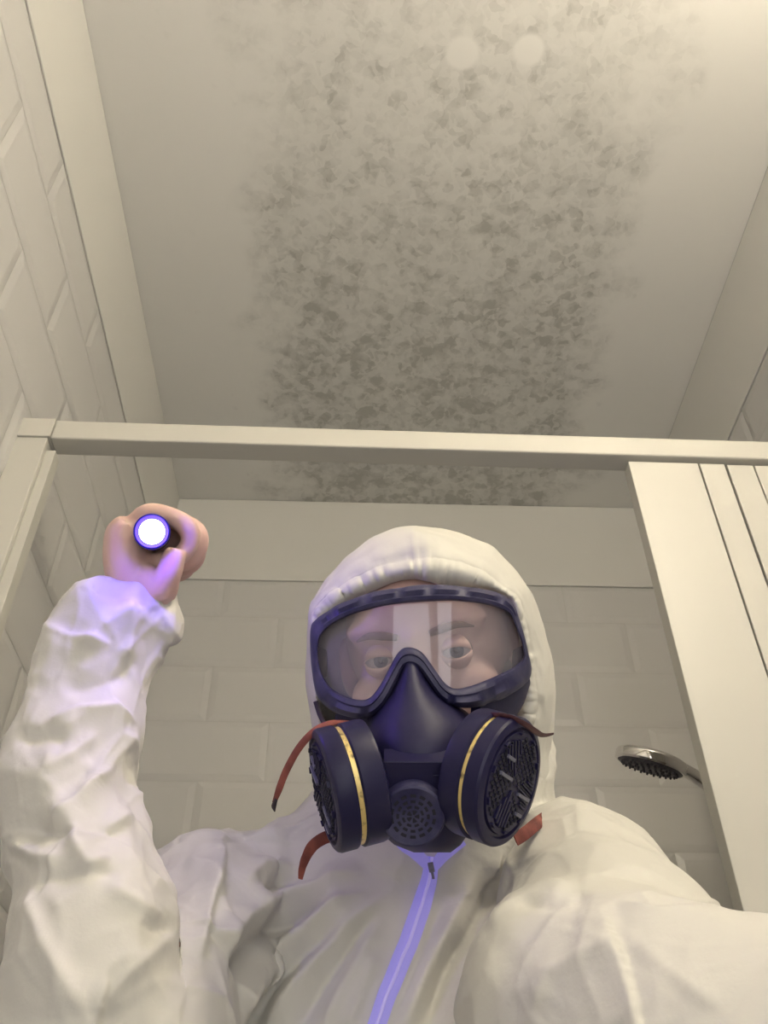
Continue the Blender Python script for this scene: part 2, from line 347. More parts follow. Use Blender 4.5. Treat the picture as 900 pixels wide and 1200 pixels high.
# ------------------------------------------------------------------ hand shower
HS = P(762, 897, 1.56)
hn = V(-0.31, -0.88, 0.36)
hx = V(0.93, -0.34, -0.05)
sh = empty('hand_shower', HS, 'chrome hand shower with dark nozzle face in front of the tiled back wall', 'shower head')
fr = frame(HS, hn, hx)
mb = MB()
mb.lathe([(0.0, -0.024), (0.020, -0.024), (0.040, -0.021), (0.053, -0.018), (0.0585, -0.015), (0.0605, -0.011), (0.060, 0.000), (0.057, 0.003), (0.0545, 0.003)], fr, 56)
mb.build('head_shell', 'chrome', sh)
mb = MB(); mb.lathe([(0.0545, 0.0025), (0.052, 0.0045), (0.0, 0.0050)], fr, 48)
mb.build('spray_face', 'nozzle', sh)
mb = MB()
for rr_, n_ in ((0.012, 6), (0.023, 12), (0.034, 18), (0.046, 26)):
    for k in range(n_):
        a = 2*PI*k/n_; f2 = fr @ Matrix.Translation((rr_*math.cos(a), rr_*math.sin(a), 0.0045))
        mb.lathe([(0.0022, 0), (0.0019, 0.004), (0.0, 0.0046)], f2, 8)
mb.build('nozzles', 'nozzle', sh)
mb = MB()
hp = [fr @ Vector(q) for q in ((0.030, 0, -0.016), (0.058, 0, -0.013), (0.085, 0, -0.008), (0.12, 0.0, 0.002), (0.165, 0, 0.022), (0.205, 0.0, 0.046))]
mb.tube(hp, [(0.010, 0.020), (0.011, 0.016), (0.011, 0.013), 0.0115, 0.012, 0.012], 20, ref=hn)
mb.build('handle', 'chrome', sh)
end = hp[-1]
rail = empty('slide_bar', (XR-0.05, end.y, 1.0), 'chrome slide bar on the right wall, almost hidden by the shower door', 'slide bar')
mb = MB(); mb.tube([(XR-0.05, end.y+0.03, 1.0), (XR-0.05, end.y+0.03, 2.05)], [0.010, 0.010], 16); mb.build('bar', 'chrome', rail)
for zz in (1.02, 2.03):
    mb = MB(); mb.tube([(XR-0.05, end.y+0.03, zz), (XR-0.004, end.y+0.03, zz)], [0.012, 0.014], 14, sub=1); mb.build('bracket', 'chrome', rail)
mb = MB(); mb.tube([end+Vector((-0.02, 0, 0.01)), (XR-0.045, end.y+0.025, end.z+0.01)], [0.017, 0.016], 16, sub=2); mb.build('holder', 'chrome', rail)
mb = MB(); mb.tube([end+Vector((0.01, -0.02, -0.02)), end+Vector((0.05, -0.05, -0.25)), (XR-0.10, end.y-0.04, 1.0), (XR-0.06, end.y, 0.8), (XR-0.01, end.y+0.06, 0.9)], [0.007]*5, 10, sub=8)
tag(mb.build('shower_hose', 'chrome'), 'chrome shower hose hanging at the right wall behind the door', 'hose')

# ------------------------------------------------------------------ person: body
EM = P(488, 771, 0.725)
hf = V(-0.16, 0.03, 1.0); hr = V(0.985, 0.145, 0)
hfm = hf; hrm = (hr - hf*hr.dot(hf)).normalized(); hum = hf.cross(hrm)
HF = Matrix(((hrm.x, hum.x, hfm.x, EM.x), (hrm.y, hum.y, hfm.y, EM.y), (hrm.z, hum.z, hfm.z, EM.z), (0, 0, 0, 1)))
b = MB()
def he(c, rx, ry, rz): b.ell(c, rx, ry, rz, HF, nu=28, nv=20)
he((0, 0.012, -0.092), 0.072, 0.084, 0.090)
he((0, 0.046, -0.046), 0.054, 0.036, 0.044)
he((0, -0.035, -0.062), 0.061, 0.082, 0.064)
he((0, -0.090, -0.040), 0.036, 0.030, 0.034)
for s_ in (-1, 1):
    he((s_*0.026, 0.024, -0.024), 0.036, 0.014, 0.020)
    he((s_*0.038, -0.032, -0.026), 0.026, 0.024, 0.022)
    he((s_*0.077, -0.012, -0.100), 0.008, 0.028, 0.017)
    he((s_*0.010, -0.040, 0.016), 0.0085, 0.008, 0.010)
    for sg, pts in ((1, ((-0.0160, -0.001), (-0.009, 0.0050), (0.0, 0.0064), (0.009, 0.0046), (0.0160, 0.0))), (-1, ((-0.0155, -0.001), (-0.008, -0.0058), (0.0, -0.0072), (0.009, -0.0058), (0.0155, 0.0)))):
        q = []
        for (x, y) in pts:
            z = -0.0115+math.sqrt(max(0.0132**2-x*x-y*y, 0.00001)); q.append(HF @ Vector((s_*0.0312+x, y-0.0005, z-0.0005)))
        b.tube(q, [0.0012]*5, 8)
b.tube([HF @ Vector(q) for q in ((0, 0.020, -0.004), (0, 0.002, 0.004), (0, -0.02, 0.015), (0, -0.038, 0.024))], [0.009, 0.0075, 0.009, 0.010], 14)
b.tube([HF @ Vector(q) for q in ((-0.024, -0.068, -0.006), (0, -0.066, 0.006), (0.024, -0.068, -0.006))], [0.003, 0.006, 0.003], 10)
b.tube([HF @ Vector(q) for q in ((-0.020, -0.075, -0.005), (0, -0.075, 0.004), (0.020, -0.075, -0.005))], [0.003, 0.006, 0.003], 10)
NB = Vector((0.045, 0.80, 0.30+CZ))
b.tube([HF @ Vector((0, -0.04, -0.105)), HF @ Vector((0, -0.10, -0.10)), NB, NB+Vector((0, 0.03, -0.06))], [.056, .052, .050, .05], 20)
def hring(mb_, rows, n=36):
    mb_.loft([[Vector((cx+rx*math.cos(2*PI*j/n), cy+ry*math.sin(2*PI*j/n), z)) for j in range(n)] for (z, cx, cy, rx, ry) in rows])
hring(b, [(0.29+CZ, .045, .83, .06, .045), (0.24+CZ, .04, .845, .11, .055), (0.18+CZ, .04, .85, .135, .065), (0.0+CZ, .04, .85, .15, .08), (-0.15+CZ, .04, .85, .15, .09), (-0.25+CZ, .04, .85, .16, .10), (-0.33+CZ, .04, .85, .14, .10)])
for s_ in (-1, 1):
    b.tube([(0.04+s_*0.085, .84, 0.86), (0.04+s_*0.10, .80, 0.48), (0.04+s_*0.105, .80, 0.10)], [0.082, 0.055, 0.04], 18)
    b.tube([(0.04+s_*0.105, .81, 0.07), (0.04+s_*0.11, .74, 0.05), (0.04+s_*0.12, .64, 0.04)], [0.035, 0.036, 0.028], 14)
LS = P(262, 1085, .76); LE = P(124, 1270, .55); LW = P(166, 712, .742)
RS = P(668, 1075, .735)
b.tube([LS+Vector((0.07, 0.03, -0.02)), LS+Vector((0.01, 0.02, -0.02)), (LS*.5+P(165, 1215, .60)*.5), P(165, 1215, .60), LE], [.04, .036, .034, .034, .032], 18)
b.tube([LE, P(112, 1130, .58), P(98, 1010, .62), P(92, 900, .67), P(108, 810, .705), P(135, 745, .733), LW, P(165, 690, .748)], [.034, .036, .036, .032, .028, .024, (.024, .019), (.028, .020)], 18, ref=V(0, 0, 1))
RE = Vector((0.37, 0.30, CZ-0.05)); RW = Vector((0.18, 0.13, CZ-0.12))
b.tube([P(600, 1120, .84), P(672, 1085, .765), P(712, 1140, .62), P(762, 1230, .53), Vector((0.355, 0.37, CZ)), Vector((0.37, 0.31, CZ-0.045))], [.036, .028, .036, .042, .036, .034], 18)
b.tube([RE, RE*0.5+RW*0.5, RW, RW+Vector((-.05, -.05, .02))], [.036, .036, .024, .028], 18)
# raised fist: knuckles on top, four fingers curled to the right around the torch, thumb across
b.tube([P(168, 700, .748), P(156, 665, .752), P(154, 632, .756), P(163, 615, .757)], [(.026, .022), (.036, .022), (.038, .020), (.036, .014)], 20, ref=V(0, 0.15, 1))
TC = (P(178, 623, .700), P(186, 637, .845))
for k, (dd, dx, dy, r_) in enumerate(((0.735, -2, -1, .0080), (0.753, 8, 5, .0084), (0.770, 6, 16, .0080), (0.786, -3, 27, .0072))):
    q = [P(156, 616+dy*.5, dd+.004), P(174+dx*.3, 603+dy*.7, dd), P(200+dx, 606+dy, dd-.002), P(222+dx, 619+dy, dd-.003), P(224+dx, 638+dy, dd-.001), P(209+dx, 655+dy*.7, dd+.001), P(190+dx, 655+dy*.5, dd+.003)]
    b.tube(q, [r_*1.05, r_*1.12, r_, r_*1.08, r_*.95, r_*.95, r_*.8], 14)
    b.ell((0, 0, 0), r_*.8, r_*.8, r_*.8, frame(q[-1], V(0, 0, 1)))
b.tube([P(178, 706, .742), P(189, 690, .728), P(197, 674, .721), P(203, 655, .7205), P(206, 643, .722)], [.0145, .0135, .0105, .0098, .0075], 16)
b.tube([P(168, 690, .745), P(178, 680, .735), P(188, 672, .735)], [.018, .018, .013], 14)
b.ell((0, 0, 0), .020, .021, .026, frame(P(193, 634, .780), V(0, 0, 1)))
# the other hand, lowered towards the camera and out of the picture
hc = RW+Vector((-.075, -.05, .03))
b.tube([RW, RW+Vector((-.045, -.035, .015)), hc], [.022, (.034, .014), (.036, .012)], 16, ref=(0.3, -0.5, 0.8))
for k in range(4):
    o_ = hc + Vector((0.012, -0.018, 0.028))*(1.2-k*0.8)
    b.tube([o_, o_+Vector((-.028, -.018, .008)), o_+Vector((-.04, .004, .022)), o_+Vector((-.03, .02, .03))], [.0085, .008, .0075, .0065], 10)
b.tube([RW+Vector((-.02, -.02, .02)), RW+Vector((-.03, -.03, .055)), RW+Vector((-.055, -.03, .075))], [.013, .010, .008], 12)
body = b.build('person', 'skin', recalc=False, smooth=False)
remesh(body, 0.0027, 3)
def soften_face(o, its):
    me = o.data; n = len(me.vertices); co = np.empty(n*3); me.vertices.foreach_get('co', co); co = co.reshape(-1, 3)
    q = (co-np.array(HF.translation)) @ np.array(HF.to_3x3())
    r_ = np.clip(1.25-np.abs(q[:, 0])/.09, 0, 1)*np.clip((q[:, 2]+.10)/.04, 0, 1)*np.clip((q[:, 1]+.075)/.02, 0, 1)*np.clip((.13-q[:, 1])/.02, 0, 1)
    r_[(np.abs(q[:, 2]) > .13)] = 0
    ed = np.empty(len(me.edges)*2, dtype=np.int64); me.edges.foreach_get('vertices', ed); ed = ed.reshape(-1, 2)
    deg = np.bincount(ed.ravel(), minlength=n).astype(float)
    for _ in range(its):
        av = np.stack([np.bincount(ed[:, 0], weights=co[ed[:, 1], k], minlength=n)+np.bincount(ed[:, 1], weights=co[ed[:, 0], k], minlength=n) for k in range(3)], 1)/np.maximum(deg, 1)[:, None]
        co += (av-co)*(0.6*np.minimum(r_, 1))[:, None]
    me.vertices.foreach_set('co', co.ravel()); me.update()
soften_face(body, 45)
tag(body, 'person in white hooded coverall, goggles and respirator, one fist raised with a lit torch', 'person')
for s_ in (-1, 1):
    mb = MB(); c_ = Vector((s_*0.0312, 0.0, -0.0130)); look = (HF.inverted() @ CAMPOS - c_).normalized()
    ef = HF @ frame(c_, look)
    mb.lathe([(0.0130*math.sin(t), 0.0130*math.cos(t)) for t in (0, .08, .17, .18, .30, .43, .46, .8, 1.2, 1.6, 2.2, 2.7, PI)], ef, 32, [2, 2, 2, 1, 1, 1, 0, 0, 0, 0, 0, 0])
    mb.build('eye', ['sclera', 'iris', 'pupil'], body)
    for sg, marg, far in ((1, 19, 78), (-1, 21, 70)):
        mb = MB(); rings = []
        for i in range(25):
            u = -1+i/12; az = u*1.15; m_ = math.radians(marg)*(1-abs(u)**2.2)
            ring = []
            for k in range(9):
                e_ = sg*(m_+(math.radians(far)-m_)*k/8); r_ = 0.0139+0.0006*math.exp(-k*1.2) if k else 0.0131
                if k == 1: e_ = sg*(m_+0.02)
                ring.append(HF @ (c_+Vector((r_*math.sin(az)*math.cos(e_), r_*math.sin(e_), r_*math.cos(az)*math.cos(e_)))))
            rings.append(ring)
        mb.loft(rings, cap=False, closed=False); lid_ = mb.build('eyelid', 'skin', body, angle=180)
        q_ = lid_.modifiers.new('thickness', 'SOLIDIFY'); q_.thickness = 0.0006
    mb = MB()
    q = [HF @ Vector((s_*x, y, z)) for x, y, z in ((0.013, 0.0175, -0.0020), (0.025, 0.0205, -0.0020), (0.037, 0.0215, -0.0040), (0.048, 0.018, -0.0115))]
    mb.tube(q, [(0.0026, .0012), (0.0036, .0016), (0.0028, .0014), (0.0008, .0008)], 12, ref=hum)
    mb.build('eyebrow', 'brow', body)

# ------------------------------------------------------------------ coverall
c = MB()
hring(c, [(0.375+CZ, .06, .79, .08, .06), (0.335+CZ, .05, .81, .115, .075), (0.305+CZ, .04, .825, .175, .088), (0.27+CZ, .04, .835, .20, .10), (0.22+CZ, .04, .84, .205, .115), (0.15+CZ, .04, .845, .20, .125), (0.0+CZ, .04, .85, .195, .13), (-0.15+CZ, .04, .85, .195, .13), (-0.27+CZ, .04, .85, .20, .135), (-0.36+CZ, .04, .85, .19, .13)], 56)
for s_ in (-1, 1):
    c.tube([(0.04+s_*0.095, .84, 0.88), (0.04+s_*0.105, .80, 0.48), (0.04+s_*0.11, .80, 0.10)], [0.105, 0.082, 0.07], 24)
c.tube([P(512, 860, .83), P(520, 930, .815), P(515, 990, .80), P(505, 1040, .80)], [(.098, .085), (.098, .085), (.105, .08), (.13, .08)], 36, ref=V(1, 0, 0))
# raised sleeve
c.tube([P(148, 682, .742), P(147, 697, .741), P(140, 722, .738), P(124, 765, .722), P(110, 810, .705), P(99, 860, .685), (P(85, 915, .662)), P(88, 965, .64), P(102, 1020, .61), P(106, 1090, .585), P(110, 1170, .56), P(122, 1285, .535)],
       [.028, .036, .041, .044, .0455, .048, .046, .0445, .0465, .048, .046, .046], 40, sub=5)
c.tube([P(122, 1287, .535), P(165, 1215, .60), P(210, 1120, .68), P(262, 1085, .76), P(330, 1080, .80)], [.050, .058, .064, .070, .08], 36)
c.tube([P(180, 712, .742), P(187, 728, .738), P(182, 752, .735)], [.014, .019, .012], 18)
# bunched cloth at the raised shoulder
c.tube([P(212, 1025, .735), P(238, 1006, .742), P(258, 1012, .745), P(285, 1040, .75)], [.012, .016, .016, .014], 18)
c.tube([P(258, 1040, .745), P(305, 1022, .765), P(350, 1012, .78), P(400, 1014, .79)], [.016, .028, .034, .036], 20)
# loose cloth hanging in a fold beside the raised arm
c.tube([P(*q) for q in ((262,998,.742),(252,1045,.725),(236,1095,.700),(226,1150,.68),(214,1215,.67))], [.004,.008,.009,.009,.006], 14, sub=8)
# near sleeve, reaching to the camera
c.tube([P(615, 1075, .77), P(668, 1012, .735), P(692, 1062, .675), P(718, 1135, .60), P(742, 1228, .52), Vector((0.36, 0.37, CZ+0.005)), Vector((0.38, 0.31, CZ-0.045)), Vector((0.30, 0.22, CZ-0.085)), Vector((0.20, 0.14, CZ-0.12))],
       [.066, .050, .068, .079, .086, .075, .062, .052, .04], 48, sub=6)
suit = c.build('coverall', 'suit', recalc=False, smooth=False)
remesh(suit, 0.0032, 7)

def px_of(co):
    d = (co-np.array(CAMPOS)); z = d@np.array(fw)
    return 450+FPX*(d@np.array(rt))/z, 600-FPX*(d@np.array(up))/z, z
def smooths(x, a, b_):
    t = np.clip((x-a)/(b_-a), 0, 1); return t*t*(3-2*t)
FOLDS = []
def F(pts, wpx, amp, dmin, dmax, kind='ridge'): FOLDS.append((pts, wpx, amp/1000.0, dmin, dmax, kind))
A0, A1 = .50, .78
# raised sleeve creases
F([(52,730),(80,745),(110,748),(135,755)], 9, 5, A0, A1, 'step'); F([(95,760),(120,735),(165,705)], 8, 4, A0, A1)
F([(150,700),(158,740),(150,775)], 8, 4, A0, A1); F([(60,800),(100,800),(150,790),(172,770)], 12, -5, A0, A1)
F([(45,850),(90,825),(140,822),(172,850)], 9, 6, A0, A1, 'step'); F([(172,850),(150,875),(120,905),(90,940)], 10, 5, A0, A1)
F([(65,868),(60,900),(72,890),(120,855)], 7, 4, A0, A1); F([(20,870),(55,862),(80,868)], 9, -5, A0, A1)
F([(50,962),(80,940),(110,915),(140,895)], 8, 5, A0, A1, 'step'); F([(85,955),(92,975),(120,970),(165,945)], 7, 6, A0, A1)
F([(5,978),(40,968),(75,972),(130,968),(160,975)], 9, -8, A0, A1); F([(5,985),(35,1000),(70,1005)], 8, 5, A0, A1)
F([(80,955),(86,985),(105,1020),(130,1000)], 7, 6, A0, A1); F([(30,1030),(60,1100),(85,1150),(105,1200)], 12, 6, A0, A1, 'step')
F([(185,1090),(195,1095),(140,1150),(110,1195)], 14, 5, A0, A1); F([(120,1040),(160,1070),(190,1080)], 9, 4, A0, A1)
F([(40,1035),(90,1025),(140,1030)], 8, -4, A0, A1); F([(20,800),(50,790),(75,740)], 9, 4, A0, A1)
# chest folds sweeping down left from the collar
B0, B1 = .62, .95
F([(205,1215),(232,1140),(275,1085),(325,1050),(385,1035),(440,1022)], 15, 11, B0, B1); F([(222,1215),(258,1150),(300,1102),(345,1072),(400,1052)], 13, -11, B0, B1)
F([(255,1215),(292,1155),(335,1110),(380,1078),(440,1045)], 14, 10, B0, B1); F([(283,1215),(318,1160),(358,1118),(405,1085)], 11, -8, B0, B1)
F([(308,1215),(345,1160),(385,1115),(430,1075),(465,1040)], 12, 7, B0, B1); F([(345,1215),(375,1160),(410,1110),(445,1070)], 9, -5, B0, B1)
F([(375,1215),(400,1160),(430,1110),(455,1070)], 9, 4, B0, B1); F([(405,1215),(425,1160),(445,1115)], 7, 3, B0, B1)
F([(285,1062),(320,1040),(365,1030),(390,1040)], 18, -10, B0, B1); F([(270,1050),(300,1022),(345,1012)], 10, 6, B0, B1)
F([(470,1215),(500,1140),(535,1070),(565,1010)], 12, 6, B0, B1); F([(492,1215),(525,1130),(562,1060),(590,1010)], 12, -9, B0, B1)
F([(530,1110),(560,1055),(585,1010),(592,990)], 9, 6, B0, B1); F([(450,1215),(478,1150),(505,1090),(530,1040)], 8, -3, B0, B1)
F([(215,1010),(240,1020),(256,1060)], 7, 6, .6, .95); F([(262,995),(254,1030),(235,1090),(225,1140)], 7, 8, .55, .95, 'step')
F([(280,1075),(310,1030),(350,1010)], 12, 5, B0, B1)
# near sleeve
G0, G1 = .40, .76
F([(560,1085),(600,1050),(640,1035),(680,1040)], 12, 5, G0, G1, 'step'); F([(720,1062),(770,1070),(830,1060),(870,1070)], 9, 5, G0, G1, 'step')
F([(620,1190),(640,1140),(690,1120),(740,1105)], 14, 4, G0, G1); F([(690,1060),(740,1100),(800,1150),(860,1190)], 24, 3, G0, G1)
F([(600,1060),(650,1062),(700,1045)], 12, -4, G0, G1)
def facets(co, cell, slope, seed):
    """crumpled-sheet relief: the lower envelope of tilted planes, one per random point"""
    g = co/cell*np.array([1.0, 1.0, 0.72]); ib = np.floor(g).astype(np.int64)
    d1 = np.full(len(co), 1e9); env = np.full(len(co), 1e9)
    def hsh(a, k):
        v = (a[:, 0]*73856093) ^ (a[:, 1]*19349663) ^ (a[:, 2]*83492791) ^ (k*2654435761+seed*97531)
        v = (v ^ (v >> 13))*1274126177 & 0x7fffffff
        v = (v ^ (v >> 11))*69069 & 0x7fffffff
        return ((v >> 7) % 65536)/65536.0
    for dx in (-1, 0, 1):
        for dy in (-1, 0, 1):
            for dz in (-1, 0, 1):
                a = ib+np.array([dx, dy, dz])
                pt = a+np.stack([hsh(a, 1), hsh(a, 2), hsh(a, 3)], 1)
                nr = np.stack([hsh(a, 4), hsh(a, 5), hsh(a, 6)], 1)-0.5
                df = g-pt
                val = (df*nr).sum(1)*slope*2*cell + (df**2).sum(1)*cell*slope*0.75
                env = np.minimum(env, val)
    return env
def crease_net(co, cell, seed):
    """thin broken ridges along the borders of random cells"""
    wp = np.sin(co[:, [1, 2, 0]]*37+seed)*0.010+np.sin(co[:, [2, 0, 1]]*81+seed*2)*0.004
    g = (co+wp)/cell*np.array([1.0, 1.0, 0.7]); ib = np.floor(g).astype(np.int64)
    f1 = np.full(len(co), 9.0); f2 = np.full(len(co), 9.0)
    def hsh(a, k):
        v = (a[:, 0]*73856093) ^ (a[:, 1]*19349663) ^ (a[:, 2]*83492791) ^ (k*2654435761+seed*97531)
        v = (v ^ (v >> 13))*1274126177 & 0x7fffffff
        v = (v ^ (v >> 11))*69069 & 0x7fffffff
        return ((v >> 7) % 65536)/65536.0
    for dx in (-1, 0, 1):
        for dy in (-1, 0, 1):
            for dz in (-1, 0, 1):
                a = ib+np.array([dx, dy, dz]); pt = a+np.stack([hsh(a, 1), hsh(a, 2), hsh(a, 3)], 1)
                d = np.sqrt(((g-pt)**2).sum(1)); f2 = np.where(d < f1, f1, np.minimum(f2, d)); f1 = np.minimum(f1, d)
    m_ = np.clip(np.sin(co[:, 0]*43+seed)+np.sin(co[:, 2]*39+seed*3)+np.sin(co[:, 1]*51), 0, 1)
    return np.exp(-(f2-f1)/0.07)*(0.35+0.65*m_)
def displace(o, folds, crumple=1.0, mask=None):
    me = o.data; n = len(me.vertices)
    co = np.empty(n*3); me.vertices.foreach_get('co', co); co = co.reshape(-1, 3)
    no = np.empty(n*3); me.vertex_normals.foreach_get('vector', no); no = no.reshape(-1, 3)
    px, py, z = px_of(co)
    view = (np.array(CAMPOS)-co); view /= np.linalg.norm(view, axis=1)[:, None]
    face = smooths((no*view).sum(1), 0.02, 0.40)
    h = np.zeros(n)
    for pts, wd, amp, d0, d1, kind in folds:
        sel = np.where((z > d0) & (z < d1) & (face > 0))[0]
        pp = np.array(pts, float)
        # smooth the polyline
        best = np.full(len(sel), 1e9); sg = np.zeros(len(sel)); tt = np.zeros(len(sel)); acc = 0
        seg = np.linalg.norm(np.diff(pp, axis=0), axis=1); tot = seg.sum()
        x, y = px[sel], py[sel]
        for i in range(len(pp)-1):
            a, b_ = pp[i], pp[i+1]; ab = b_-a; l2 = (ab**2).sum()
            t = np.clip(((x-a[0])*ab[0]+(y-a[1])*ab[1])/l2, 0, 1)
            dx = x-a[0]-t*ab[0]; dy = y-a[1]-t*ab[1]; d = np.hypot(dx, dy)
            s_ = np.sign(ab[0]*dy-ab[1]*dx)
            m_ = d < best; best[m_] = d[m_]; sg[m_] = s_[m_]; tt[m_] = (acc+t[m_]*seg[i])/tot
            acc += seg[i]
        tap = smooths(tt, 0, 0.22)*(1-smooths(tt, 0.78, 1.0))+0.12
        if kind == 'step':
            pr = np.where(sg > 0, np.exp(-best/(wd*1.6)), np.exp(-best/(wd*0.45)))
        else: pr = np.exp(-(np.sqrt(best**2+6)-2.4)/wd)
        h[sel] += amp*tap*pr*face[sel]
    if crumple:
        cr = facets(co, 0.070, 0.42, 11)+facets(co+np.array([3.1, 0.2, 1.7]), 0.032, 0.28, 5)
        cr = np.clip(cr-np.median(cr), -0.007, 0.007)
        cr = cr + crease_net(co, 0.085, 3)*0.0038 + crease_net(co, 0.045, 8)*0.0020
        wgt = np.where((z < .73) & (px > 520) & (py > 930), 0.45, np.where((px > 260) & (px < 620) & (py > 990) & (z > .6), 0.5, 1.0))
        h += cr*crumple*wgt
    ed = np.empty(len(me.edges)*2, dtype=np.int64); me.edges.foreach_get('vertices', ed); ed = ed.reshape(-1, 2)
    deg = np.bincount(ed.ravel(), minlength=n).astype(float)
    for _ in range(3):
        acc = np.bincount(ed[:, 0], weights=h[ed[:, 1]], minlength=n)+np.bincount(ed[:, 1], weights=h[ed[:, 0]], minlength=n)
        h = 0.45*h+0.55*acc/np.maximum(deg, 1)
    if mask is not None: h *= mask(px, py, z)
    co2 = co+no*h[:, None]
    me.vertices.foreach_set('co', co2.ravel()); me.update()
def refine(o):
    """denser mesh on the side of the garment where the cloth is creased"""
    bm = bmesh.new(); bm.from_mesh(o.data); bm.verts.ensure_lookup_table(); bm.normal_update()
    co = np.array([v.co[:] for v in bm.verts]); no = np.array([v.normal[:] for v in bm.verts])
    px, py, z = px_of(co); view = np.array(CAMPOS)-co; view /= np.linalg.norm(view, axis=1)[:, None]
    ok = ((no*view).sum(1) > -0.1) & (px > -60) & (px < 960) & (py > 500) & (py < 1260) & (z > .3)
    ed_ = [e for e in bm.edges if ok[e.verts[0].index] and ok[e.verts[1].index]]
    bmesh.ops.subdivide_edges(bm, edges=ed_, cuts=1, use_grid_fill=True, smooth=0.0)
    bmesh.ops.triangulate(bm, faces=[f for f in bm.faces if len(f.verts) > 4])
    bm.to_mesh(o.data); bm.free()
    o.data.polygons.foreach_set('use_smooth', [True]*len(o.data.polygons))
refine(suit)
FOLDS = [(p_, w_*1.15, a_*(1.6 if d0_ == B0 else 1.15), d0_, d1_, k_) for (p_, w_, a_, d0_, d1_, k_) in FOLDS]
displace(suit, FOLDS, 1.0)
attach(suit, body)
dg = bpy.context.evaluated_depsgraph_get(); dg.update()
def bvh_of(*objs):
    vs = []; fs = []
    for o_ in objs:
        b0 = len(vs); vs += [o_.matrix_world @ v.co for v in o_.data.vertices]; fs += [[b0+i for i in p.vertices] for p in o_.data.polygons]
    return BVHTree.FromPolygons(vs, fs)
def tuck(o, bv_, keep):
    n = 0
    for v in o.data.vertices:
        p = v.co
        if keep(p): continue
        loc, nrm, _, dist_ = bv_.find_nearest(p, 0.03)
        if loc is None: continue
        if (p-loc).dot(nrm) > -0.003: v.co = loc-nrm*0.006
HFI = HF.inverted()
def bare(p):
    x, y, z = px_of(np.array([p[:]])); x, y = x[0], y[0]
    if x < 260 and y < 702: return True
    q = HFI @ p
    if abs(q.x) < .09 and -0.12 < q.y < .12 and -0.19 < q.z: return True
    return (p-RW).length < 0.16 and p.z > 0.8 and p.y < 0.2
bv1 = bvh_of(suit)
tuck(body, bv1, bare)
# hood
def radial(poly, cx, cy, n):
    """distance from centre to a closed outline in n directions, clockwise from the top"""
    res = []
    pp = [(x-cx, y-cy) for x, y in poly]
    for k in range(n):
        a = 2*PI*k/n; dx, dy = math.sin(a), -math.cos(a); best = 0
        for i in range(len(pp)):
            (x1, y1), (x2, y2) = pp[i], pp[(i+1) % len(pp)]
            den = dx*(y2-y1)-dy*(x2-x1)
            if abs(den) < 1e-9: continue
            t = (x1*(y2-y1)-y1*(x2-x1))/den; s_ = (x1*dy-y1*dx)/den
            if t > 0 and -1e-6 <= s_ <= 1+1e-6: best = max(best, t)
        res.append(best)
    for _ in range(3): res = [(res[k-1]+2*res[k]+res[(k+1) % n])/4 for k in range(n)]
    return res
hcx, hcy, HN = 500, 800, 288
sil = [(487,614),(515,616),(545,624),(575,640),(602,664),(622,694),(640,733),(650,775),(653,815),(650,850),(642,885),(645,920),(640,970),(600,1020),(540,1050),(480,1050),(430,1020),(405,980),(392,940),(378,900),(368,860),(361,820),(359,780),(361,745),(368,712),(385,686),(408,658),(436,632),(462,618)]
opn = [(487,675),(530,678),(570,688),(600,702),(608,735),(614,770),(616,815),(612,850),(604,900),(585,960),(545,990),(495,1000),(445,990),(400,950),(385,900),(376,850),(370,800),(369,760),(372,722),(395,704),(430,687),(460,678)]
rs = radial(sil, hcx, hcy, HN); ro = radial(opn, hcx, hcy, HN)
def hood_pt(k, r, d):
    a = 2*PI*k/HN; return P(hcx+math.sin(a)*r, hcy-math.cos(a)*r, d)
def od(k):   # depth of the opening edge
    a = 2*PI*k/HN; return 0.722+0.030*abs(math.sin(a))+0.02*max(0, -math.cos(a))
mb = MB(); rings = []
for t in [-0.10, -0.05]+[q/36 for q in range(37)]:
    ring = []
    for k in range(HN):
        a = 2*PI*k/HN
        r = ro[k]+(rs[k]-ro[k])*max(t, 0)
        if t < 0: r = ro[k]+t*30; d = od(k)-t*0.05
        else:
            # rounded bulge: quick rise near the edge, tangent to the view at the silhouette
            d = od(k)+(0.80-od(k))*(1-math.sqrt(max(0, 1-t*t)))-0.006*math.sin(PI*min(t*3, 1))*(1-t)
        # gathers around the elastic edge
        g = math.exp(-((t-0.12)/0.22)**2)
        g2 = noise.noise(Vector((a*26, t*1.2, 3)))*0.65+noise.noise(Vector((a*52, t*2, 9)))*0.45
        d -= 0.0065*g*g2 + 0.0026*noise.noise(Vector((a*7, t*4, 1)))*math.sin(PI*min(max(t,0),1))
        r += 2.0*g*g2*(1 if t > 0 else 0)
        # centre seam
        da = (a+0.095+PI) % (2*PI)-PI
        if t > 0.0: d -= 0.0022*math.exp(-(da*r/2.2)**2)
        ring.append(hood_pt(k, r, d))
    rings.append(ring)
for sc_, d in ((0.99, .83), (0.93, .865), (0.80, .895), (0.58, .915), (0.3, .925), (0.04, .928)):
    rings.append([hood_pt(k, rs[k]*sc_, d) for k in range(HN)])
mb.loft(rings, cap=False)
hood = mb.build('hood', 'suit', angle=180); displace(hood, [], 0.55); attach(hood, suit)
# inner layer gives the hood its thickness
sd = hood.modifiers.new('thickness', 'SOLIDIFY'); sd.thickness = 0.0012; sd.offset = -1

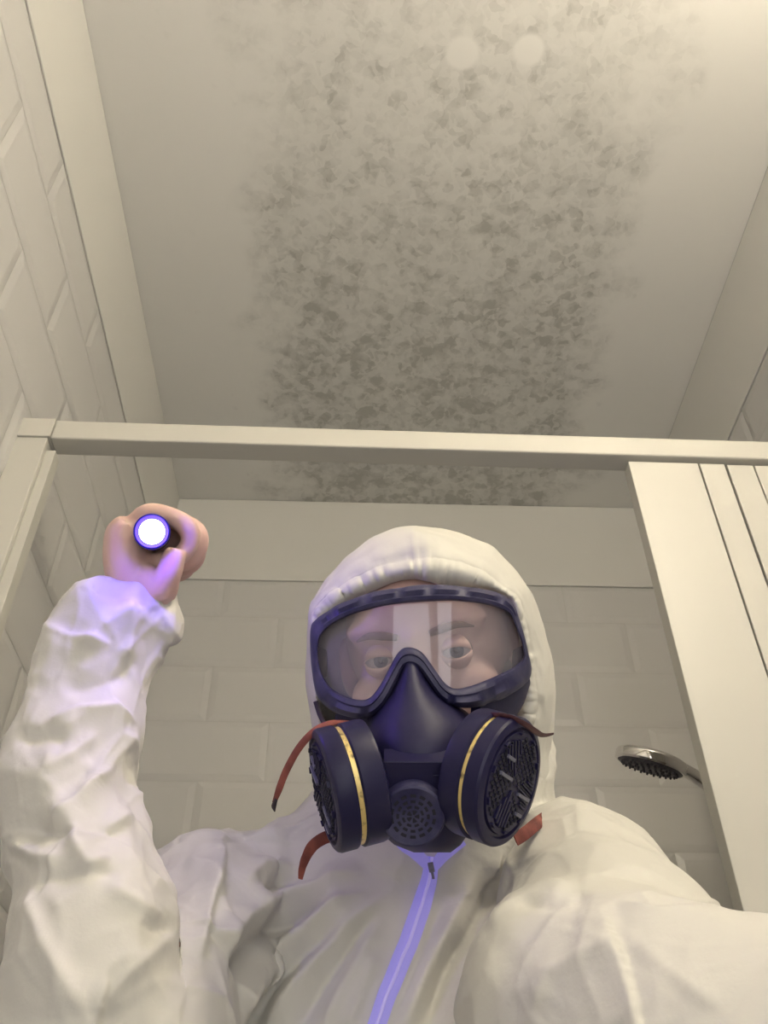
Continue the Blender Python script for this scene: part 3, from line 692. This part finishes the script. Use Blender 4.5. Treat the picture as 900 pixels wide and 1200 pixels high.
# zip, laid on the chest
bv = bvh_of(suit)
def onsuit(px, py, lift=0.0012, d_def=0.72):
    dr = (P(px, py, 1)-CAMPOS).normalized(); h_ = bv.ray_cast(CAMPOS+dr*0.3, dr)
    if h_[0] is None: return P(px, py, d_def), -dr
    return h_[0]+h_[1]*lift, h_[1]
def ribbon_on(path, widths, lift, name, mt, parent, steps=10, thick=0.0008):
    mb = MB(); rings = []
    pts = []
    for i in range(len(path)-1):
        for k in range(steps):
            t = k/steps; pts.append((path[i][0]*(1-t)+path[i+1][0]*t, path[i][1]*(1-t)+path[i+1][1]*t, widths[i]*(1-t)+widths[i+1]*t))
    pts.append((*path[-1], widths[-1]))
    cs = [onsuit(x, y, lift) for x, y, _ in pts]
    pos = [q[0] for q in cs]
    for _ in range(4): pos = [pos[0]]+[(pos[i-1]+2*pos[i]+pos[i+1])/4 for i in range(1, len(pos)-1)]+[pos[-1]]
    for i, (x, y, w_) in enumerate(pts):
        t = (pos[min(i+1, len(pos)-1)]-pos[max(i-1, 0)]).normalized(); nrm = (CAMPOS-pos[i]).normalized()
        s_ = t.cross(nrm).normalized(); nn = s_.cross(t).normalized()
        if nn.dot(nrm) < 0: nn = -nn
        hw = w_/2*0.72/FPX
        rings.append([pos[i]-s_*hw-nn*0.006, pos[i]-s_*hw+nn*thick*.4, pos[i]-s_*hw*.5+nn*thick, pos[i]+s_*hw*.5+nn*thick, pos[i]+s_*hw+nn*thick*.4, pos[i]+s_*hw-nn*0.006])
    mb.loft(rings); return mb.build(name, mt, parent, angle=60)
zp = [(506,1004),(503,1030),(494,1062),(482,1095),(468,1130),(454,1165),(441,1203),(425,1250)]
ribbon_on(zp, [15,19,22,22,21,20,19,18], 0.0025, 'zip_tape', 'zip', suit)
ribbon_on(zp, [4]*8, 0.0042, 'zip_teeth', 'teeth', suit)
for q in ([(472,985),(486,997),(503,1014)], [(540,982),(524,996),(508,1014)]):
    ribbon_on(q, [14,15,12], 0.005, 'collar_edge', 'zip', suit)
mb = MB(); zc, zn = onsuit(505, 1012, 0.008); zf = frame(zc, V(0, -0.3, 1), V(1, 0.2, 0))
mb.box((-.0022, -.004, 0), (.0022, .004, .0025), fr=zf); mb.box((-.0011, -.010, .0018), (.0011, -.001, .0030), fr=zf)
mb.build('zip_slider', 'pull', suit, smooth=False, bevel=0.0005)

# ------------------------------------------------------------------ torch
ta = (TC[0]-TC[1]).normalized()
tf = frame(TC[0], ta)
tor = empty('torch', TC[1], 'small dark torch with a glaring violet-white beam, gripped in the raised fist', 'torch')
mb = MB(); mb.lathe([(0.0, -0.15), (0.0105, -0.15), (0.0112, -0.147), (0.0112, -0.045), (0.0118, -0.040), (0.0120, -0.03)], tf, 36); mb.build('barrel', 'torch', tor)
mb = MB()
prof = [(0.0118, -0.034), (0.0134, -0.026)]
for k in range(5): prof += [(0.0136, -0.024+k*0.0035), (0.0128, -0.0228+k*0.0035), (0.0136, -0.0216+k*0.0035)]
prof += [(0.0138, -0.004), (0.0138, 0.0015), (0.0124, 0.0020), (0.0097, -0.0012)]
mb.lathe(prof, tf, 40); mb.build('bezel', 'torch', tor)
mb = MB(); mb.lathe([(0.0098, -0.001), (0.0094, 0.0002), (0.006, 0.0008), (0.0, 0.0010)], tf, 36); mb.build('lens', 'torch_lens', tor)
l = bpy.data.lights.new('torch_beam', 'POINT'); l.energy = 0.42; l.shadow_soft_size = 0.010; l.color = (0.11, 0.02, 1.0)
lo = bpy.data.objects.new('torch_beam', l); C.objects.link(lo); lo.location = tf @ Vector((0, 0, 0.012))

# ------------------------------------------------------------------ goggles
lens_in = [(374,751),(379,741),(389,732),(402,725),(416,719),(434,714),(453,709.6),(472,707),(491,705.5),(510,704.5),(529,704),(548,705.5),(567,708),(583,712.5),(597,719),(603,731),(608,743.6),(612,756),(613,770),(603,781),(588,789),(570,797),(551,804),(533,807),(521,800),(510,785),(497,767),(488,760.5),(479,758.5),(471,760.5),(463,770),(453,789),(442,808),(431,819),(416,819.5),(400,813.5),(387,804.5),(377,788),(373,768)]
frame_out = [(364,736),(370,726),(381,718),(395,709),(413,702),(432,694.5),(452,691),(472,688),(492,685.5),(512,685),(531,686),(552,688),(572,691.5),(590,697),(602,708),(609,726),(616,750),(620,768),(623,784),(619,798),(603,811),(583,822),(558,829),(532,828.5),(517,820),(506,806),(495,790),(487,783),(478,781.5),(471,787),(465,800),(457,816),(447,831),(431,841.5),(408,840),(387,832),(372,817),(366,790),(363.5,762)]
def dgog(x, y=770): return 0.668+0.036*abs((x-490)/130)**3.2-0.00016*(y-765)
def resamp(pl, n):
    L_ = [0]; m_ = len(pl)
    pts = []
    for i in range(m_):
        p0, p1, p2, p3 = (Vector((*pl[(i+o_) % m_], 0)) for o_ in (-1, 0, 1, 2))
        for k in range(n):
            t = k/n; pts.append(0.5*((2*p1)+(-p0+p2)*t+(2*p0-5*p1+4*p2-p3)*t*t+(-p0+3*p1-3*p2+p3)*t**3))
    return [(q.x, q.y) for q in pts]
li = resamp(lens_in, 5); fo = resamp(frame_out, 5); NG = len(li)
gog = empty('safety_goggles', P(490, 770, .70), 'dark rubber goggles with a hazy clear lens worn over the eyes', 'goggles')
mb = MB(); rings = [[] for _ in range(9)]
for i in range(NG):
    a = li[i]; o_ = fo[i]
    topside = o_[1] < 740
    rb = 0
    s_ = i/NG*2*PI
    # notched outer tread on the broad parts of the rim
    w1 = 1 if (o_[1] < 725 or o_[1] > 800) and not (440 < o_[0] < 520 and o_[1] > 760) else 0
    notch = max(0, math.sin(s_*19+0.6*math.sin(s_*5)))**3*w1
    def mix(t): return (a[0]*(1-t)+o_[0]*t, a[1]*(1-t)+o_[1]*t)
    prof = ((0.0, 0.010), (0.0, -0.001), (0.12, -0.0050), (0.34, -0.0062), (0.42, -0.0048), (0.72, -0.0050-0.0015*w1+0.0040*notch), (0.93, -0.0015+0.0045*notch), (1.0-0.10*notch, 0.004), (0.98, 0.022))
    for j, (t, dz) in enumerate(prof):
        x, y = mix(t); rings[j].append(P(x, y, dgog(x, y)+dz))
rings2 = rings+[rings[0]]
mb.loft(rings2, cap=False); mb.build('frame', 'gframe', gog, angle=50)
# lens: a curved sheet between the upper and lower rim
def yat(pl, x, lo):
    ys = []
    for i in range(len(pl)):
        (x1, y1), (x2, y2) = pl[i], pl[(i+1) % len(pl)]
        if (x1-x)*(x2-x) <= 0 and abs(x2-x1) > 1e-6: ys.append(y1+(y2-y1)*(x-x1)/(x2-x1))
    return (min(ys), max(ys)) if ys else (0, 0)
mb = MB(); rings = []
for i in range(97):
    x = 373.6+(612.4-373.6)*i/96; y0, y1 = yat(li, x, 0)
    rings.append([P(x, y0-1+(y1-y0+2)*k/24, dgog(x, y0+(y1-y0)*k/24)+0.0035) for k in range(25)])
mb.loft(rings, cap=False, closed=False); lens = mb.build('lens', 'lens', gog, recalc=False, angle=180)
# straps towards the back of the head, under the hood
for (x, sx_) in ((368, -1), (616, 1)):
    mb = MB(); mb.tube([P(x-sx_*3, 772, .700), P(x-sx_*5, 775, .735), P(x-sx_*14, 778, .79)], [(.012, .0015)]*3, 10, ref=V(0, 1, 0)); mb.build('strap', 'strap_dark', gog)

# ------------------------------------------------------------------ respirator
rsp = empty('respirator', P(490, 920, .66), 'black rubber half mask respirator with twin round filters and loose red strap ends', 'respirator')
rows = [(766, 471, 489, .668, .685), (778, 468, 495, .661, .69), (795, 462, 503, .650, .70), (815, 450, 520, .640, .705), (835, 432, 548, .630, .705), (850, 425, 560, .621, .70), (868, 424, 562, .613, .69), (885, 425, 560, .607, .685),
        (905, 428, 560, .604, .68), (930, 432, 558, .604, .675), (955, 437, 556, .606, .675), (975, 445, 550, .610, .675), (990, 462, 540, .618, .67), (999, 485, 528, .630, .665)]
mb = MB(); rings = []
for (y, xl, xr_, df, db) in rows:
    ring = []
    cx_ = (xl+xr_)/2; a_ = (xr_-xl)/2
    for j in range(40):
        th_ = 2*PI*j/40; cs, sn = math.cos(th_), math.sin(th_)
        x = cx_+a_*math.copysign(abs(cs)**0.85, cs)
        ym = y + (0 if sn < 0 else 0)
        d = db-(db-df)*max(sn, 0)**0.9 + (0.012*max(-sn, 0))
        ring.append(P(x, ym, d))
    rings.append(ring)
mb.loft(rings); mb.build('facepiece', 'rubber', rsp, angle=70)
# cheek flanges
for pts, rr_ in (([(560,852,.675),(585,836,.695),(606,815,.715),(617,796,.730)], [(.022,.006),(.018,.005),(.012,.004),(.007,.003)]), ([(440,850,.68),(412,846,.70),(396,840,.712)], [(.014,.006),(.008,.004),(.004,.003)])):
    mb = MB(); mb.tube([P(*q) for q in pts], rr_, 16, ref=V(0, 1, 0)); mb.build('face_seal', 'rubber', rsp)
# front block with stepped edge
bf = frame(P(489, 905, .598), V(-0.02, -0.10, 1), V(1, 0.0, 0))
mb = MB(); mb.box((-.022, -.012, -.02), (.020, .0085, .004), fr=bf); mb.box((.010, -.0010, .004), (.016, 0.0, .0048), fr=bf)
mb.build('front_block', 'plastic', rsp, smooth=False, bevel=0.0022)
# exhale valve
vf = frame(P(484, 957, .588), V(-0.03, -0.10, 1), V(1, 0, 0))
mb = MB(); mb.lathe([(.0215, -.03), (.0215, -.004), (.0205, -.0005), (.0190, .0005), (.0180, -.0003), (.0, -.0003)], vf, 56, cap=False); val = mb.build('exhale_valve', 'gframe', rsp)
mb = MB()
for ri, (r1, r2, n_) in enumerate(((.0012, .0042, 5), (.0056, .0072, 8), (.0090, .0108, 12), (.0128, .0148, 14))):
    for k in range(n_):
        a0 = 2*PI*(k+0.5*(ri % 2))/n_; da = 2*PI/n_*0.30
        vs = []
        for (r_, aa) in ((r1, -1), (r1, 0), (r1, 1), (r2, 1), (r2, 0), (r2, -1)):
            vs.append(vf @ Vector((r_*math.cos(a0+aa*da), r_*math.sin(a0+aa*da), 0.0001)))
        vt = [q+(vf.to_3x3() @ Vector((0, 0, -0.0012))) for q in vs]
        mb.add(vs+vt, [(0,1,2,3,4,5), (6,7,8,9,10,11)]+[(i, (i+1) % 6, (i+1) % 6+6, i+6) for i in range(6)])
mb.build('vent_slots', 'hole', val, smooth=False)
def cartridge(center, axis, top, R, T, rot, seed):
    """center = centre of the front face; built backwards along -axis"""
    f_ = frame(center, axis, top)
    mb = MB()
    mb.lathe([(0.0, -T), (R*.90, -T), (R*.985, -T+.0015), (R*1.0, -T+.004), (R*1.0, -T*.50-.0012), (R*.97, -T*.50), (R*.6, -T*.50)], f_, 72)
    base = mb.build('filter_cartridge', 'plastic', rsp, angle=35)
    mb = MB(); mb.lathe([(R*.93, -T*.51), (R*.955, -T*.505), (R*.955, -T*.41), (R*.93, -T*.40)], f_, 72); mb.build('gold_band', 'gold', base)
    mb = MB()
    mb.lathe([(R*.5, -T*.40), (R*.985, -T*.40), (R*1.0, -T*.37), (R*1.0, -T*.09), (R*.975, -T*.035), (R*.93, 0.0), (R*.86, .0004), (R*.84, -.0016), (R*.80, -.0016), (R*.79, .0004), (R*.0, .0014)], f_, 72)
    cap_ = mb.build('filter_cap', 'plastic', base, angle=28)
    # moulded pattern: sectors of holes and slots
    g = f_ @ Matrix.Rotation(rot, 4, 'Z')
    mh = MB(); mr = MB()
    def cell(mbx, x, y, w_, h_, ang, z0, z1):
        q = g @ Matrix.Translation((x, y, 0)) @ Matrix.Rotation(ang, 4, 'Z'); mbx.box((-w_/2, -h_/2, z0), (w_/2, h_/2, z1), fr=q)
    st = R*0.098
    for i in range(-8, 9):
        for j in range(-8, 9):
            x, y = i*st, j*st*0.92+(st*.46 if i % 2 else 0); r_ = math.hypot(x, y)
            if r_ > R*.72: continue
            sec = int(((math.degrees(math.atan2(y, x))+360) % 360)//45)
            if sec in (1, 4, 6): continue
            cell(mh, x, y, st*.58, st*.55, PI/4*(sec % 2), .0006, .0016)
    for sec in (1, 4, 6):
        am = math.radians(sec*45+22.5)
        for k in range(-2, 3):
            off = k*R*.095; l0 = R*.12+abs(off)*1.5; l1 = R*.70-abs(off)*.3
            mid = (l0+l1)/2; x = mid*math.cos(am)-off*math.sin(am); y = mid*math.sin(am)+off*math.cos(am)
            cell(mr, x, y, l1-l0, R*.03, am, .0004, .0025)
            cell(mh, x-R*.045*math.sin(am), y+R*.045*math.cos(am), l1-l0, R*.030, am, .0006, .0019)
    for k in range(10):
        a = 2*PI*k/10+0.2; cell(mr, R*.755*math.cos(a), R*.755*math.sin(a), R*.035, R*.11, a, .0, .0024)
    mh.build('vent_holes', 'hole', cap_, smooth=False); mr.build('grille_ribs', 'plastic', cap_, smooth=False, bevel=0.0002)
    mb = MB()
    for (x, y, w_) in ((-.18, .45, .26), (-.30, .20, .42), (.30, -.32, .42), (.16, -.56, .2)):
        q = f_ @ Matrix.Translation((x*R, y*R, 0)) @ Matrix.Rotation(-0.55, 4, 'Z'); mb.box((-w_*R/2, -R*.028, .0008), (w_*R/2, R*.028, .0034), fr=q)
    mb.build('highlight_bars', 'rib', cap_, smooth=False, bevel=0.0004)
    return base
# right filter of the picture: turned towards the camera; left one seen edge-on
cartridge(P(600, 917, .600), V(0.80, -0.10, 0.60), V(0.6, 0.05, -0.8), .0425, .032, 0.5, 1)
cartridge(P(379, 927, .612), V(-0.945, -0.155, 0.28), V(0.28, 0.03, 0.95), .0410, .036, 0.2, 2)
# arms joining filters to the mask
mb = MB()
mb.tube([P(540, 915, .645), P(566, 915, .632)], [.028, .034], 28, sub=3)
mb.tube([P(450, 925, .645), P(425, 924, .632)], [.026, .032], 28, sub=3)
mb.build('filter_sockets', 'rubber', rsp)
M['maroon'] = mat('maroon_elastic', (0.07, 0.02, 0.025), 0.6); bump(M['maroon'], 500, 0.3, 0.0005)
def strap(pts, widths, thick, name, ref=None, mt='strap'):
    mb = MB(); mb.tube([P(*q) for q in pts], [(w_/2, thick/2) for w_ in widths], 10, sub=8, ref=ref); return mb.build(name, mt, rsp, angle=60)
s1 = strap([(425,850,.655),(405,846.5,.640),(385,848,.628),(367,858,.622),(350,877,.622),(336,902,.625),(328,922,.628),(321,941,.632)], [.0035,.004,.0045,.0052,.0055,.0058,.0058,.0035], .0014, 'strap', V(0.7, -0.7, 0.5))
mb = MB(); mb.tube([P(324,936,.630), P(321,944,.632), P(322,951,.633)], [.0012, .0018, .0005], 8); mb.build('frayed_end', 'strap_dark', s1)
strap([(392,978,.640),(378,983,.640),(366,992,.640),(358,1006,.640),(354,1018,.641),(352,1030,.642)], [.0085,.0085,.0080,.0065,.0052,.0035], .0012, 'strap', V(0.6, -0.8, 0.1))
strap([(548,850,.640),(562,842,.620),(580,838.5,.604),(598,840.5,.598),(614,848,.598),(626,856,.604),(634,861,.612),(641,861.5,.620),(648,860,.626)], [.004,.0045,.0045,.0045,.0045,.0045,.004,.0035,.002], .0014, 'strap', V(0.3, 0.8, 0.6), mt='maroon')
strap([(604,984,.640),(616,976,.650),(628,966,.672),(640,957,.71)], [.0090,.0090,.0090,.009], .0013, 'strap', V(-0.58, 0.8, 0.0))
mb = MB(); mb.tube([P(370,822,.722), P(375,838,.715), P(382,852,.70)], [(.0020, .001)]*3, 8, sub=4, ref=V(1, 0, 0)); mb.build('dark_strap', 'strap_dark', rsp)

# ------------------------------------------------------------------ ceiling lamp and boots (out of the picture)
lp = empty('pendant_lamp', (0.58, -0.14, H), 'round white pendant lamp hanging from the ceiling behind the camera', 'lamp')
lf = Matrix.Translation((0.58, -0.14, H)) @ Matrix.Rotation(PI, 4, 'X')
mb = MB(); mb.lathe([(0.0, 0.0), (0.05, 0.0), (0.05, 0.02), (0.01, 0.03), (0.006, 0.035), (0.006, 0.2), (0.02, 0.21), (0.02, 0.24), (0.0, 0.24)], lf, 32); mb.build('rod', 'frame', lp)
mb = MB(); mb.lathe([(0.11, 0.24), (0.128, 0.245), (0.13, 0.255), (0.13, 0.385), (0.12, 0.40), (0.0, 0.405)], lf, 48); dfz = mb.build('diffuser', 'lamp', lp); dfz.visible_shadow = True
for s_ in (-1, 1):
    mb = MB(); x = 0.04+s_*0.112
    mb.tube([(x, .82, .22), (x, .82, .12), (x, .81, .05), (x+s_*.008, .70, .045), (x+s_*.012, .62, .035)], [.06, .055, (.05, .05), (.045, .044), (.03, .034)], 20, ref=(1, 0, 0))
    mb.build('boot', 'boot', body)
